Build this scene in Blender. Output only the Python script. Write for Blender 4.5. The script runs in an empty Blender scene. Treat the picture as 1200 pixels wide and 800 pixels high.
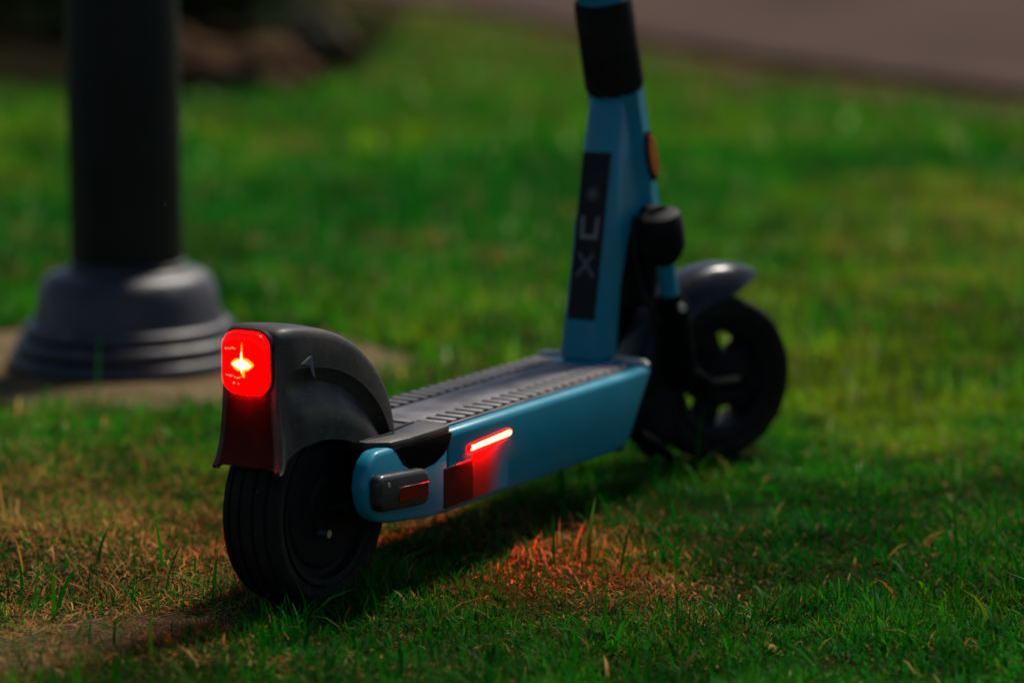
import bpy, bmesh, math, random
import numpy as np
from mathutils import Vector, Matrix
R = math.radians
random.seed(7)
rng = np.random.default_rng(11)
scn = bpy.context.scene
COL = scn.collection

# ------------------------------------------------------------------ camera
cam_d = bpy.data.cameras.new('camera')
cam = bpy.data.objects.new('camera', cam_d)
COL.objects.link(cam)
cam.location = (0, 0, 0.7957)
cam.rotation_euler = (R(90 - 9.362), 0, 0)
cam_d.lens = 99.5
cam_d.sensor_width = 36
cam_d.clip_start = 0.05
cam_d.clip_end = 2000
cam_d.dof.use_dof = True
cam_d.dof.focus_distance = 3.11
cam_d.dof.aperture_fstop = 2.05
scn.camera = cam

# ------------------------------------------------------------------ light
SUN_AZ, SUN_EL = R(34), R(55)
world = bpy.data.worlds.new('World')
scn.world = world
world.use_nodes = True
wn = world.node_tree
sky = wn.nodes.new('ShaderNodeTexSky')
sky.sky_type = 'NISHITA'
sky.sun_disc = False
sky.sun_elevation = SUN_EL
sky.sun_rotation = SUN_AZ
bg = wn.nodes['Background']
bg.inputs['Strength'].default_value = 0.05
wn.links.new(sky.outputs[0], bg.inputs[0])
sun_d = bpy.data.lights.new('sun', 'SUN')
sun_d.energy = 3.6
sun_d.angle = R(9)
sun_d.color = (1.0, 0.93, 0.82)
sun = bpy.data.objects.new('sun', sun_d)
COL.objects.link(sun)
sdir = Vector((math.sin(SUN_AZ) * math.cos(SUN_EL), math.cos(SUN_AZ) * math.cos(SUN_EL), math.sin(SUN_EL)))
sun.rotation_euler = sdir.to_track_quat('Z', 'Y').to_euler()
scn.view_settings.view_transform = 'Standard'
scn.view_settings.look = 'None'
scn.view_settings.exposure = 0.9
scn.view_settings.gamma = 1.0
scn.render.engine = 'CYCLES'
scn.cycles.use_denoising = True
scn.cycles.max_bounces = 6
scn.cycles.sample_clamp_indirect = 6

# ------------------------------------------------------------------ materials
def new_mat(name):
    m = bpy.data.materials.new(name)
    m.use_nodes = True
    nt = m.node_tree
    return m, nt, nt.nodes['Principled BSDF']

def noise(nt, scale, detail=4, rough=0.55, coord='Object'):
    tc = nt.nodes.new('ShaderNodeTexCoord')
    n = nt.nodes.new('ShaderNodeTexNoise')
    n.inputs['Scale'].default_value = scale
    n.inputs['Detail'].default_value = detail
    n.inputs['Roughness'].default_value = rough
    nt.links.new(tc.outputs[coord], n.inputs['Vector'])
    return n

def ramp(nt, src, stops):
    r = nt.nodes.new('ShaderNodeValToRGB')
    e = r.color_ramp.elements
    while len(e) < len(stops):
        e.new(0.5)
    for k, (p, c) in enumerate(stops):
        e[k].position = p
        e[k].color = (c, c, c, 1) if isinstance(c, (int, float)) else (*c, 1)
    nt.links.new(src, r.inputs['Fac'])
    return r

def mat(name, c0, c1=None, rough=0.5, rough1=None, metal=0.0, scale=30, bump=0.0, bscale=None, coat=0.0, lo=0.35, hi=0.7, spec=0.5):
    m, nt, b = new_mat(name)
    c1 = c1 or c0
    n = noise(nt, scale)
    r = ramp(nt, n.outputs['Fac'], [(lo, c0), (hi, c1)])
    nt.links.new(r.outputs[0], b.inputs['Base Color'])
    if rough1 is not None:
        n2 = noise(nt, scale * 1.7)
        r2 = ramp(nt, n2.outputs['Fac'], [(0.3, rough), (0.7, rough1)])
        nt.links.new(r2.outputs[0], b.inputs['Roughness'])
    else:
        b.inputs['Roughness'].default_value = rough
    b.inputs['Metallic'].default_value = metal
    b.inputs['Coat Weight'].default_value = coat
    b.inputs['Coat Roughness'].default_value = 0.15
    b.inputs['Specular IOR Level'].default_value = spec
    if bump:
        n3 = noise(nt, bscale or scale * 4, 6)
        bp = nt.nodes.new('ShaderNodeBump')
        bp.inputs['Strength'].default_value = bump
        bp.inputs['Distance'].default_value = 0.002
        nt.links.new(n3.outputs['Fac'], bp.inputs['Height'])
        nt.links.new(bp.outputs[0], b.inputs['Normal'])
    return m

def glow(name, col, strength):
    m, nt, b = new_mat(name)
    b.inputs['Base Color'].default_value = (0.08, 0.0, 0.0, 1)
    b.inputs['Specular IOR Level'].default_value = 0.1
    b.inputs['Roughness'].default_value = 0.2
    b.inputs['Emission Color'].default_value = (*col, 1)
    b.inputs['Emission Strength'].default_value = strength
    return m

M = {}
M['teal'] = mat('teal_paint', (0.001, 0.142, 0.216), (0.003, 0.165, 0.240), 0.32, 0.46, 0.0, 14, 0.03, 300, coat=0.0, spec=0.28)
M['plastic'] = mat('black_plastic', (0.008, 0.0065, 0.0055), (0.056, 0.041, 0.033), 0.42, 0.65, 0, 15, 0.12, 260, lo=0.38, hi=0.78, spec=0.3)
M['dusty'] = mat('dusty_plastic', (0.014, 0.0135, 0.014), (0.050, 0.046, 0.045), 0.42, 0.65, 0, 28, 0.12, 320, lo=0.35, hi=0.8)
M['fender_grey'] = mat('fender_grey', (0.010, 0.010, 0.014), (0.018, 0.018, 0.024), 0.2, 0.32, 0, 22, 0.03, 200, spec=0.12)
M['rubber'] = mat('tyre_rubber', (0.0030, 0.0028, 0.0026), (0.019, 0.015, 0.011), 0.8, 0.97, 0, 13, 0.3, 180, spec=0.1)
M['black_metal'] = mat('black_metal', (0.0025, 0.0025, 0.003), (0.006, 0.006, 0.0065), 0.55, 0.72, 0.0, 24, 0.05, 200, spec=0.1)
M['matte_black'] = mat('matte_black', (0.002, 0.002, 0.002), (0.004, 0.004, 0.004), 0.8, None, 0, 30, spec=0.02)
M['marker_black'] = mat('marker_black', (0.006, 0.006, 0.0065), (0.016, 0.015, 0.015), 0.35, 0.5, 0, 40, 0.05, 300, spec=0.4)
M['silver'] = mat('bare_steel', (0.5, 0.5, 0.5), (0.6, 0.6, 0.6), 0.3, 0.4, 1.0, 60)
M['mat'] = mat('grey_deck_mat', (0.075, 0.068, 0.072), (0.22, 0.20, 0.205), 0.6, 0.85, 0, 17, 0.35, 500, lo=0.38, hi=0.68)
M['lip'] = mat('pale_grey_trim', (0.22, 0.23, 0.22), (0.3, 0.31, 0.3), 0.4, 0.55, 0, 30)
M['red'] = mat('red_reflector', (0.085, 0.0008, 0.0008), (0.11, 0.001, 0.001), 0.25, 0.35, 0, 300, spec=0.2)
M['dark_red'] = mat('dark_red_reflector_glow', (0.014, 0.0004, 0.0004), (0.024, 0.0006, 0.0006), 0.3, 0.45, 0, 60, spec=0.12)  # side reflectors; on the tail skin it stands for lens glow
def bar_glow_mat():  # red glow of the light bar painted as colour, fading into teal
    m, nt, b = new_mat('painted_bar_glow')
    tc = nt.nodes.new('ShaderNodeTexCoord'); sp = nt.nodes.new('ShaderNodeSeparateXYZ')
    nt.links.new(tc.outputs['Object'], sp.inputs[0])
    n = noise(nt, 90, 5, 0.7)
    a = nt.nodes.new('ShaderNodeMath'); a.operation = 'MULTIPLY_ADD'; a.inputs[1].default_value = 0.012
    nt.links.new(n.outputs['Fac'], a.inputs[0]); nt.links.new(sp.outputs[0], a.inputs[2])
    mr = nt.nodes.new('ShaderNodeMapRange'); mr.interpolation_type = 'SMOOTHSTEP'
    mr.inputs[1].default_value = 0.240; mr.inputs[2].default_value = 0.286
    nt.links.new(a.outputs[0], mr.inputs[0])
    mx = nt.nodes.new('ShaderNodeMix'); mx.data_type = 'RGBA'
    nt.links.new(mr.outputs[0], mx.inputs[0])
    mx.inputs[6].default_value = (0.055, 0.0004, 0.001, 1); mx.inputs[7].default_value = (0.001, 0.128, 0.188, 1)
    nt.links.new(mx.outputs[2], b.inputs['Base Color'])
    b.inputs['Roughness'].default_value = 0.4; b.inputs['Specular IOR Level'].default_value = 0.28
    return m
M['bar_glow'] = bar_glow_mat()
M['amber'] = mat('amber_reflector', (0.45, 0.09, 0.01), (0.5, 0.12, 0.01), 0.2, 0.3, 0, 80, coat=0.5)
M['sticker'] = mat('black_sticker', (0.005, 0.005, 0.006), (0.008, 0.008, 0.009), 0.55, 0.65, 0, 30, spec=0.15)
M['print_grey'] = mat('grey_print', (0.08, 0.08, 0.085), (0.12, 0.12, 0.12), 0.5, 0.6, 0, 60)
M['print_dim'] = mat('dim_print', (0.04, 0.04, 0.048), (0.06, 0.06, 0.065), 0.5, 0.6, 0, 60)
M['scuff'] = mat('pale_scuff', (0.045, 0.043, 0.047), (0.075, 0.072, 0.078), 0.7, 0.7, 0, 90)
M['lens'] = glow('lit_red_lens', (1.0, 0.0, 0.0), 14)
M['hot_tail'] = glow('tail_light_lower_face', (1.0, 0.0, 0.0), 170)
M['hot_bar'] = glow('bar_lower_face', (1.0, 0.0, 0.0), 1200)
M['rim_red'] = glow('lens_edge', (1.0, 0.0, 0.0), 0.10)
M['led'] = glow('lit_led', (1.0, 0.80, 0.36), 2.0)
M['led_edge'] = glow('lit_led_edge', (1.0, 0.20, 0.004), 1.6)
M['dot'] = glow('lit_lens_facet', (1.0, 0.16, 0.07), 1.8)
M['bar'] = glow('lit_bar_core', (1.0, 0.80, 0.22), 2.4)
M['bar_lens'] = glow('lit_bar_lens', (1.0, 0.0, 0.0), 3)
M['post'] = mat('black_post_paint', (0.0025, 0.0025, 0.0038), (0.0045, 0.0045, 0.0065), 0.45, 0.6, 0.0, 9, 0.12, 60, spec=0.3)
M['post_base'] = mat('worn_post_paint', (0.010, 0.010, 0.018), (0.030, 0.026, 0.033), 0.42, 0.6, 0.0, 14, 0.25, 60, lo=0.4, hi=0.85, spec=0.4)
M['concrete'] = mat('concrete', (0.062, 0.045, 0.023), (0.12, 0.088, 0.05), 0.85, None, 0, 9, 0.6, 60, spec=0.0)
M['pave'] = mat('pavement', (0.045, 0.032, 0.028), (0.066, 0.046, 0.038), 0.85, None, 0, 0.8, 0.4, 20, spec=0.0)
M['kerb'] = mat('kerb_stone', (0.03, 0.021, 0.016), (0.05, 0.036, 0.027), 0.85, None, 0, 4, 0.4, 30, spec=0.0)
M['verge'] = mat('dry_verge', (0.022, 0.019, 0.007), (0.05, 0.035, 0.018), 0.9, None, 0, 2.2, 0.6, 30, lo=0.35, hi=0.62, spec=0.0)
M['mulch'] = mat('mulch', (0.004, 0.004, 0.002), (0.012, 0.010, 0.005), 0.95, None, 0, 5, 0.8, 30, spec=0.0)
M['rock'] = mat('brown_rock', (0.035, 0.019, 0.011), (0.075, 0.044, 0.026), 0.85, None, 0, 6, 0.8, 25, spec=0.0)
M['rock_pale'] = mat('pale_rock', (0.035, 0.032, 0.019), (0.08, 0.07, 0.046), 0.85, None, 0, 7, 0.8, 25, spec=0.0)
M['bark'] = mat('bark', (0.05, 0.035, 0.022), (0.09, 0.065, 0.04), 0.9, None, 0, 20, 0.5, 60, spec=0.0)

def grime(m, dust, speck, scale, amount, speck_scale, lo=0.52, stretch=(1, 1, 1)):
    """soft dust patches, small chips and fine scratches over a material's own colour"""
    nt = m.node_tree
    b = nt.nodes['Principled BSDF']
    src = b.inputs['Base Color'].links[0].from_socket
    n = noise(nt, scale, 8, 0.65)
    r = ramp(nt, n.outputs['Fac'], [(lo, 0.0), (lo + 0.22, amount)])
    n2 = noise(nt, speck_scale, 3, 0.5)
    r2 = ramp(nt, n2.outputs['Fac'], [(0.685, 0.0), (0.72, 0.8)])
    tc = nt.nodes.new('ShaderNodeTexCoord'); mp = nt.nodes.new('ShaderNodeMapping')
    mp.inputs['Scale'].default_value = stretch
    mp.inputs['Rotation'].default_value = (0.3, 0.25, 0.1)
    n3 = nt.nodes.new('ShaderNodeTexNoise'); n3.inputs['Scale'].default_value = 14; n3.inputs['Detail'].default_value = 2
    nt.links.new(tc.outputs['Object'], mp.inputs[0]); nt.links.new(mp.outputs[0], n3.inputs['Vector'])
    r3 = ramp(nt, n3.outputs['Fac'], [(0.70, 0.0), (0.735, 0.45)])
    for fac, col in ((r, dust), (r2, speck), (r3, speck)):
        mx = nt.nodes.new('ShaderNodeMix'); mx.data_type = 'RGBA'
        nt.links.new(fac.outputs[0], mx.inputs[0])
        nt.links.new(src, mx.inputs[6]); mx.inputs[7].default_value = (*col, 1)
        src = mx.outputs[2]
    nt.links.new(src, b.inputs['Base Color'])
grime(M['teal'], (0.045, 0.085, 0.095), (0.07, 0.11, 0.12), 7, 0.45, 190, 0.50, (1, 4, 40))
grime(M['rubber'], (0.020, 0.016, 0.012), (0.05, 0.042, 0.028), 9, 0.5, 210, 0.50, (3, 3, 3))
grime(M['plastic'], (0.055, 0.043, 0.035), (0.11, 0.10, 0.09), 11, 0.6, 230, 0.50, (2, 2, 30))
grime(M['post_base'], (0.035, 0.030, 0.026), (0.13, 0.09, 0.075), 8, 0.6, 38, 0.50, (2, 2, 8))
grime(M['mat'], (0.16, 0.145, 0.125), (0.26, 0.24, 0.20), 8, 0.55, 260, 0.48, (2, 30, 2))

def ground_mat():
    m, nt, b = new_mat('lawn_soil')
    n = noise(nt, 2.2, 8, 0.6)
    r = ramp(nt, n.outputs['Fac'], [(0.3, (0.006, 0.012, 0.003)), (0.55, (0.016, 0.020, 0.006)), (0.78, (0.050, 0.034, 0.014))])
    n2 = noise(nt, 70, 6, 0.7)
    r2 = ramp(nt, n2.outputs['Fac'], [(0.3, 0.45), (0.7, 1.25)])
    mx = nt.nodes.new('ShaderNodeMix'); mx.data_type = 'RGBA'; mx.blend_type = 'MULTIPLY'
    mx.inputs[0].default_value = 1.0
    nt.links.new(r.outputs[0], mx.inputs[6]); nt.links.new(r2.outputs[0], mx.inputs[7])
    at = nt.nodes.new('ShaderNodeAttribute'); at.attribute_name = 'bare'
    n3 = noise(nt, 40, 6, 0.7)
    r3 = ramp(nt, n3.outputs['Fac'], [(0.3, (0.026, 0.023, 0.015)), (0.7, (0.088, 0.074, 0.052))])
    mx2 = nt.nodes.new('ShaderNodeMix'); mx2.data_type = 'RGBA'
    n4 = noise(nt, 26, 6, 0.7)
    ad = nt.nodes.new('ShaderNodeMath'); ad.operation = 'MULTIPLY_ADD'
    nt.links.new(n4.outputs['Fac'], ad.inputs[0]); ad.inputs[1].default_value = 1.4; ad.inputs[2].default_value = -0.95
    a2 = nt.nodes.new('ShaderNodeMath'); a2.operation = 'MULTIPLY_ADD'; a2.use_clamp = True
    nt.links.new(at.outputs['Fac'], a2.inputs[0]); a2.inputs[1].default_value = 1.3
    nt.links.new(ad.outputs[0], a2.inputs[2])
    nt.links.new(a2.outputs[0], mx2.inputs[0])
    nt.links.new(mx.outputs[2], mx2.inputs[6]); nt.links.new(r3.outputs[0], mx2.inputs[7])
    nt.links.new(mx2.outputs[2], b.inputs['Base Color'])
    b.inputs['Roughness'].default_value = 0.95
    b.inputs['Specular IOR Level'].default_value = 0.0
    bp = nt.nodes.new('ShaderNodeBump'); bp.inputs['Strength'].default_value = 0.8; bp.inputs['Distance'].default_value = 0.01
    nt.links.new(n2.outputs['Fac'], bp.inputs['Height']); nt.links.new(bp.outputs[0], b.inputs['Normal'])
    return m
M['ground'] = ground_mat()

def leaf_mat(name, transl):
    m, nt, b = new_mat(name)
    at = nt.nodes.new('ShaderNodeAttribute'); at.attribute_name = 'tint'
    nt.links.new(at.outputs['Color'], b.inputs['Base Color'])
    b.inputs['Roughness'].default_value = 0.6
    b.inputs['Specular IOR Level'].default_value = 0.05
    t = nt.nodes.new('ShaderNodeBsdfTranslucent')
    nt.links.new(at.outputs['Color'], t.inputs['Color'])
    mx = nt.nodes.new('ShaderNodeMixShader'); mx.inputs[0].default_value = transl
    out = nt.nodes['Material Output']
    nt.links.new(b.outputs[0], mx.inputs[1]); nt.links.new(t.outputs[0], mx.inputs[2])
    nt.links.new(mx.outputs[0], out.inputs['Surface'])
    return m
M['blade'] = leaf_mat('grass_blade', 0.48)
M['leaf'] = leaf_mat('shrub_leaf', 0.25)

# ------------------------------------------------------------------ helpers
def link(name, me, m=None, parent=None, angle=35, **props):
    o = bpy.data.objects.new(name, me)
    COL.objects.link(o)
    if m is not None and not me.materials:
        me.materials.append(M[m])
    if parent is not None:
        o.parent = parent
    if angle is not None:
        for p in me.polygons:
            p.use_smooth = True
        me.set_sharp_from_angle(angle=R(angle))
    for k, v in props.items():
        o[k] = v
    return o

def to_mesh(bm, name='part'):
    bmesh.ops.recalc_face_normals(bm, faces=bm.faces)
    me = bpy.data.meshes.new(name)
    bm.to_mesh(me)
    bm.free()
    return me

def empty(name, loc, rotz=0, **props):
    o = bpy.data.objects.new(name, None)
    COL.objects.link(o)
    o.location = loc
    o.rotation_euler = (0, 0, rotz)
    o.empty_display_size = 0.1
    for k, v in props.items():
        o[k] = v
    return o

def bevel(bm, w, seg=2, ang=25):
    if w > 0:
        es = [e for e in bm.edges if len(e.link_faces) == 2 and e.calc_face_angle(0) > R(ang)]
        bmesh.ops.bevel(bm, geom=es, offset=w, segments=seg, affect='EDGES', profile=0.5, clamp_overlap=True)

def prism(pts, y0, y1, bev=0.0, seg=2, axis='y', bm=None):
    """polygon in (x,z) extruded over y (or (y,z) over x, (x,y) over z)"""
    own = bm is None
    bm = bm or bmesh.new()
    def P(a, b, t):
        return {'y': (a, t, b), 'x': (t, a, b), 'z': (a, b, t)}[axis]
    A = [bm.verts.new(P(a, b, y0)) for a, b in pts]
    B = [bm.verts.new(P(a, b, y1)) for a, b in pts]
    bm.faces.new(A); bm.faces.new(B[::-1])
    n = len(pts)
    for i in range(n):
        bm.faces.new((A[i], B[i], B[(i + 1) % n], A[(i + 1) % n]))
    bmesh.ops.recalc_face_normals(bm, faces=bm.faces)
    if own:
        bevel(bm, bev, seg)
    return bm

def box(c, s, bev=0.0, seg=2, rot=None):
    bm = bmesh.new()
    bmesh.ops.create_cube(bm, size=1)
    bmesh.ops.scale(bm, vec=s, verts=bm.verts)
    bevel(bm, bev, seg)
    if rot is not None:
        bmesh.ops.rotate(bm, cent=(0, 0, 0), matrix=rot, verts=bm.verts)
    bmesh.ops.translate(bm, vec=c, verts=bm.verts)
    return bm

def tube(pts, rads, n=20, cap=True, bm=None):
    bm = bm or bmesh.new()
    pts = [Vector(p) for p in pts]
    rings = []
    up = None
    for i, p in enumerate(pts):
        d = (pts[min(i + 1, len(pts) - 1)] - pts[max(i - 1, 0)]).normalized()
        if up is None:
            up = d.orthogonal().normalized()
        up = (up - d * up.dot(d)).normalized()
        w = d.cross(up)
        r = rads[i] if isinstance(rads, (list, tuple)) else rads
        rings.append([bm.verts.new(p + up * (r * math.cos(2 * math.pi * k / n)) + w * (r * math.sin(2 * math.pi * k / n))) for k in range(n)])
    for a, b in zip(rings, rings[1:]):
        for k in range(n):
            bm.faces.new((a[k], a[(k + 1) % n], b[(k + 1) % n], b[k]))
    if cap:
        bm.faces.new(rings[0]); bm.faces.new(rings[-1])
    return bm

def lathe(prof, n=64, axis='y', closed=False, bm=None):
    """prof: (radius, along)"""
    bm = bm or bmesh.new()
    rings = []
    for r, a in prof:
        ring = []
        for k in range(n):
            t = 2 * math.pi * k / n
            c, s = r * math.cos(t), r * math.sin(t)
            ring.append(bm.verts.new({'y': (c, a, s), 'z': (c, s, a)}[axis]))
        rings.append(ring)
    pr = list(zip(rings, rings[1:])) + ([(rings[-1], rings[0])] if closed else [])
    for a, b in pr:
        for k in range(n):
            bm.faces.new((a[k], a[(k + 1) % n], b[(k + 1) % n], b[k]))
    if not closed:
        if prof[0][0] > 1e-5: bm.faces.new(rings[0])
        if prof[-1][0] > 1e-5: bm.faces.new(rings[-1])
    return bm

def move(bm, v=(0, 0, 0), rotz=0.0):
    if rotz:
        bmesh.ops.rotate(bm, cent=(0, 0, 0), matrix=Matrix.Rotation(rotz, 3, 'Z'), verts=bm.verts)
    bmesh.ops.translate(bm, vec=v, verts=bm.verts)
    return bm

# ---- value noise for the lawn
_tab = rng.random((64, 64))
def vn(x, y, s, o=0):
    x = np.asarray(x) * s + 13.7 + o * 7.3; y = np.asarray(y) * s + 5.1 + o * 3.9
    xi = np.floor(x).astype(int); yi = np.floor(y).astype(int)
    fx = x - xi; fy = y - yi
    fx = fx * fx * (3 - 2 * fx); fy = fy * fy * (3 - 2 * fy)
    g = lambda a, b: _tab[a % 64, b % 64]
    return (g(xi, yi) * (1 - fx) + g(xi + 1, yi) * fx) * (1 - fy) + (g(xi, yi + 1) * (1 - fx) + g(xi + 1, yi + 1) * fx) * fy
def fbm(x, y, s, o=0):
    return (vn(x, y, s, o) + 0.5 * vn(x, y, s * 2.1, o + 1) + 0.25 * vn(x, y, s * 4.3, o + 2)) / 1.75
def gauss(x, y, cx, cy, rx, ry, rot=0.0):
    dx, dy = x - cx, y - cy
    c, s = math.cos(rot), math.sin(rot)
    u, v = (dx * c + dy * s) / rx, (-dx * s + dy * c) / ry
    return np.exp(-(u * u + v * v))

SX, SY, SA = -0.2264, 3.0425, 0.5347        # rear wheel contact, heading from +Y towards +X
FW = (math.sin(SA), math.cos(SA))
def s2w(l, lat):
    return SX + l * FW[0] + lat * FW[1], SY + l * FW[1] - lat * FW[0]
POST = (-0.631, 4.60)

def gz(x, y):
    x = np.asarray(x, float); y = np.asarray(y, float)
    z = (fbm(x, y, 1.4, 3) - 0.5) * 0.06 + (vn(x, y, 7, 5) - 0.5) * 0.012
    fade = np.clip((9.5 - y) / 1.5, 0, 1) * np.clip((y + 2) / 2, 0, 1) * np.clip((6 - np.abs(x)) / 2, 0, 1)
    for (cx, cy, r) in ((*s2w(0, 0), 0.16), (*s2w(0.95, 0.03), 0.2), (POST[0], POST[1], 0.55)):
        d = np.hypot(x - cx, y - cy)
        fade = fade * np.clip((d - r * 0.6) / (r * 0.8), 0, 1)
    return z * fade

def bare(x, y):
    """1 where the soil is bare: the worn patch at the lower left"""
    b = gauss(x, y, -0.60, 2.80, 0.20, 0.11, 0.25) * 1.5 + gauss(x, y, -0.40, 2.93, 0.16, 0.06, 0.5) * 0.9
    b = b * (0.35 + 1.1 * fbm(x, y, 11, 8)) + 0.35 * (vn(x, y, 45, 9) - 0.5)
    return np.clip(b - 0.15, 0, 0.85)

def dry(x, y):
    d = 1.35 * gauss(x, y, -0.52, 3.26, 0.28, 0.34) + 0.75 * gauss(x, y, 0.08, 3.28, 0.17, 0.15) + 0.85 * gauss(x, y, 0.16, 3.10, 0.11, 0.09)
    d += 0.75 * gauss(x, y, -0.02, 3.42, 0.15, 0.10)
    d += 0.6 * gauss(x, y, -0.75, 3.75, 0.3, 0.35) + 0.4 * gauss(x, y, 1.1, 6.3, 0.5, 1.0) + 0.5 * gauss(x, y, -0.1, 4.4, 0.25, 0.2)
    d += 0.35 * gauss(x, y, -0.35, 2.78, 0.2, 0.08)
    d += 0.45 * np.clip(fbm(x, y, 1.6, 20) - 0.5, 0, 1) * 2.0 + 0.4 * (fbm(x, y, 9, 30) - 0.5)
    d += 1.7 * np.clip(fbm(x, y, 3.6, 23) - 0.56, 0, 1) * np.clip((y - 3.8) / 1.2, 0, 1) + 0.9 * np.clip(vn(x, y, 11, 25) - 0.72, 0, 1) * np.clip((y - 3.8) / 1.2, 0, 1)
    d += 0.5 * np.clip((y - 9.0) / 3, 0, 1)
    return np.clip(d, 0, 1.2)

# ------------------------------------------------------------------ setting
def axis_pts(lo, hi, a, b, step):
    near = np.arange(a, b + 1e-6, step)
    def far(start, end):
        out, d, s = [], step, start
        sign = 1 if end > start else -1
        while abs(s - start) < abs(end - start):
            d *= 1.35
            s += sign * d
            out.append(s)
        return np.array(out)
    return np.concatenate([far(a, lo)[::-1], near, far(b, hi)])

def build_ground():
    xs = axis_pts(-400, 400, -3, 3, 0.05)
    ys = axis_pts(-200, 900, 1.6, 10, 0.05)
    X, Y = np.meshgrid(xs, ys)
    Z = gz(X, Y)
    nx, ny = len(xs), len(ys)
    V = np.stack([X, Y, Z], -1).reshape(-1, 3)
    i = np.arange(nx * ny).reshape(ny, nx)
    F = np.stack([i[:-1, :-1], i[:-1, 1:], i[1:, 1:], i[1:, :-1]], -1).reshape(-1, 4)
    me = bpy.data.meshes.new('ground')
    me.from_pydata(V.tolist(), [], F.tolist())
    a = me.attributes.new('bare', 'FLOAT', 'POINT')
    a.data.foreach_set('value', (bare(V[:, 0], V[:, 1]) * 1.3).clip(0, 1).astype(np.float32))
    link('ground', me, 'ground', None, 180, kind='structure')
build_ground()

def sheet(name, pts, z, m, h=0.0):
    bm = bmesh.new()
    if h:
        prism(pts, z, z + h, axis='z', bm=bm)
    else:
        bm.faces.new([bm.verts.new((x, y, z)) for x, y in pts])
        bmesh.ops.recalc_face_normals(bm, faces=bm.faces)
        if bm.faces[:][0].normal.z < 0:
            bmesh.ops.reverse_faces(bm, faces=bm.faces)
    return link(name, to_mesh(bm), m, None, 30, kind='structure')

EDGE0 = [(4.0, 5.0), (1.64, 9.06), (0.53, 11.03), (-0.70, 16.6), (-3.4, 26)]     # lawn edge
EDGE1 = [(4.6, 5.3), (1.90, 9.95), (1.02, 12.2), (-0.30, 16.6), (-2.9, 25.4)]     # kerb face
EDGE2 = [(4.72, 5.4), (2.02, 10.03), (1.14, 12.28), (-0.18, 16.66), (-2.78, 25.44)]
sheet('dry_verge', EDGE0 + EDGE1[::-1], 0.004, 'verge')
sheet('pavement', EDGE2 + [(-2.78, 60), (40, 60), (40, 5.4)], -0.05, 'pave', 0.083)
# kerb stones, each about a metre long
kerb = empty('kerb', (EDGE1[0][0], EDGE1[0][1], 0), kind='structure')
def build_kerb():
    L = []
    for (a, b, c, d) in zip(EDGE1, EDGE1[1:], EDGE2, EDGE2[1:]):
        a, b, c, d = map(Vector, (a, b, c, d))
        n = max(1, round((b - a).length / 0.95))
        for k in range(n):
            t0, t1 = (k + 0.004) / n, (k + 0.996) / n
            L.append([a.lerp(b, t0), a.lerp(b, t1), c.lerp(d, t1) - (d - c).normalized() * 0, c.lerp(d, t0)])
    for q in L:
        g = 0.004
        pts = [(p.x - kerb.location.x, p.y - kerb.location.y) for p in q]
        h = 0.036 + random.uniform(-0.003, 0.003)
        bm = prism(pts, -0.04, h, 0.006, 1, axis='z')
        link('kerb_stone', to_mesh(bm), 'kerb', kerb)
build_kerb()
sheet('mulch_bed', [(-9, 13.4), (-3.2, 11.5), (-1.9, 10.5), (-1.3, 10.05), (-0.80, 10.15), (-0.60, 11.3), (-0.50, 13.4), (-1.3, 17), (-3.8, 25), (-9, 25)], 0.008, 'mulch')

# ------------------------------------------------------------------ blades of grass
def pal(n, d, x, y):
    """per blade colour from dryness"""
    u = rng.random(n)
    big = fbm(x, y, 0.9, 40)
    mid = fbm(x, y, 5.5, 44)
    hue = np.clip(0.38 + 0.05 * np.clip((3.9 - y) / 0.5, 0, 1) + 0.07 * np.clip((y - 8) / 3, 0, 1) + 0.06 * np.clip(x / 0.8, -1, 1) + 0.28 * gauss(x, y, 1.05, 6.3, 0.5, 1.1) + (big - 0.5) * 2.0 + (mid - 0.5) * 1.8 + rng.normal(0, 0.25, n), 0, 1)[:, None]
    g0 = np.array([0.002, 0.12, 0.004]); g1 = np.array([0.022, 0.20, 0.003]); g2 = np.array([0.13, 0.22, 0.005])
    green = np.where(hue < 0.5, g0 + (g1 - g0) * hue * 2, g1 + (g2 - g1) * (hue * 2 - 1))
    straw0 = np.array([0.24, 0.155, 0.055]); straw1 = np.array([0.13, 0.062, 0.022]); straw2 = np.array([0.36, 0.28, 0.15])
    w = rng.random(n)[:, None]
    straw = np.where(w < 0.55, straw0 + (straw1 - straw0) * w / 0.55, straw0 + (straw2 - straw0) * (w - 0.55) / 0.45)
    unshaded = np.clip((y - 3.3) / 1.5, 0, 1)[:, None]
    green = green * (0.66 + 0.34 * unshaded)  # near greens darkened: shade put into the blade colour
    straw = straw * np.array([1.22, 0.98, 0.60])
    pale = rng.random(n)[:, None] < 0.025 * unshaded
    green = np.where(pale, np.array([0.34, 0.40, 0.16]), green)  # scattered pale blades stand for glints, set as colour
    isdry = (u < np.clip(d, 0, 0.92) * 0.8 + 0.055)[:, None]
    c = np.where(isdry, straw, green)
    c = c * (0.62 + 0.78 * fbm(x, y, 3.3, 51))[:, None]
    c = c * ((0.7 + 0.6 * rng.random(n)) * (0.55 + 0.9 * vn(x, y, 16, 47)))[:, None]
    return c, isdry[:, 0]

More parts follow.
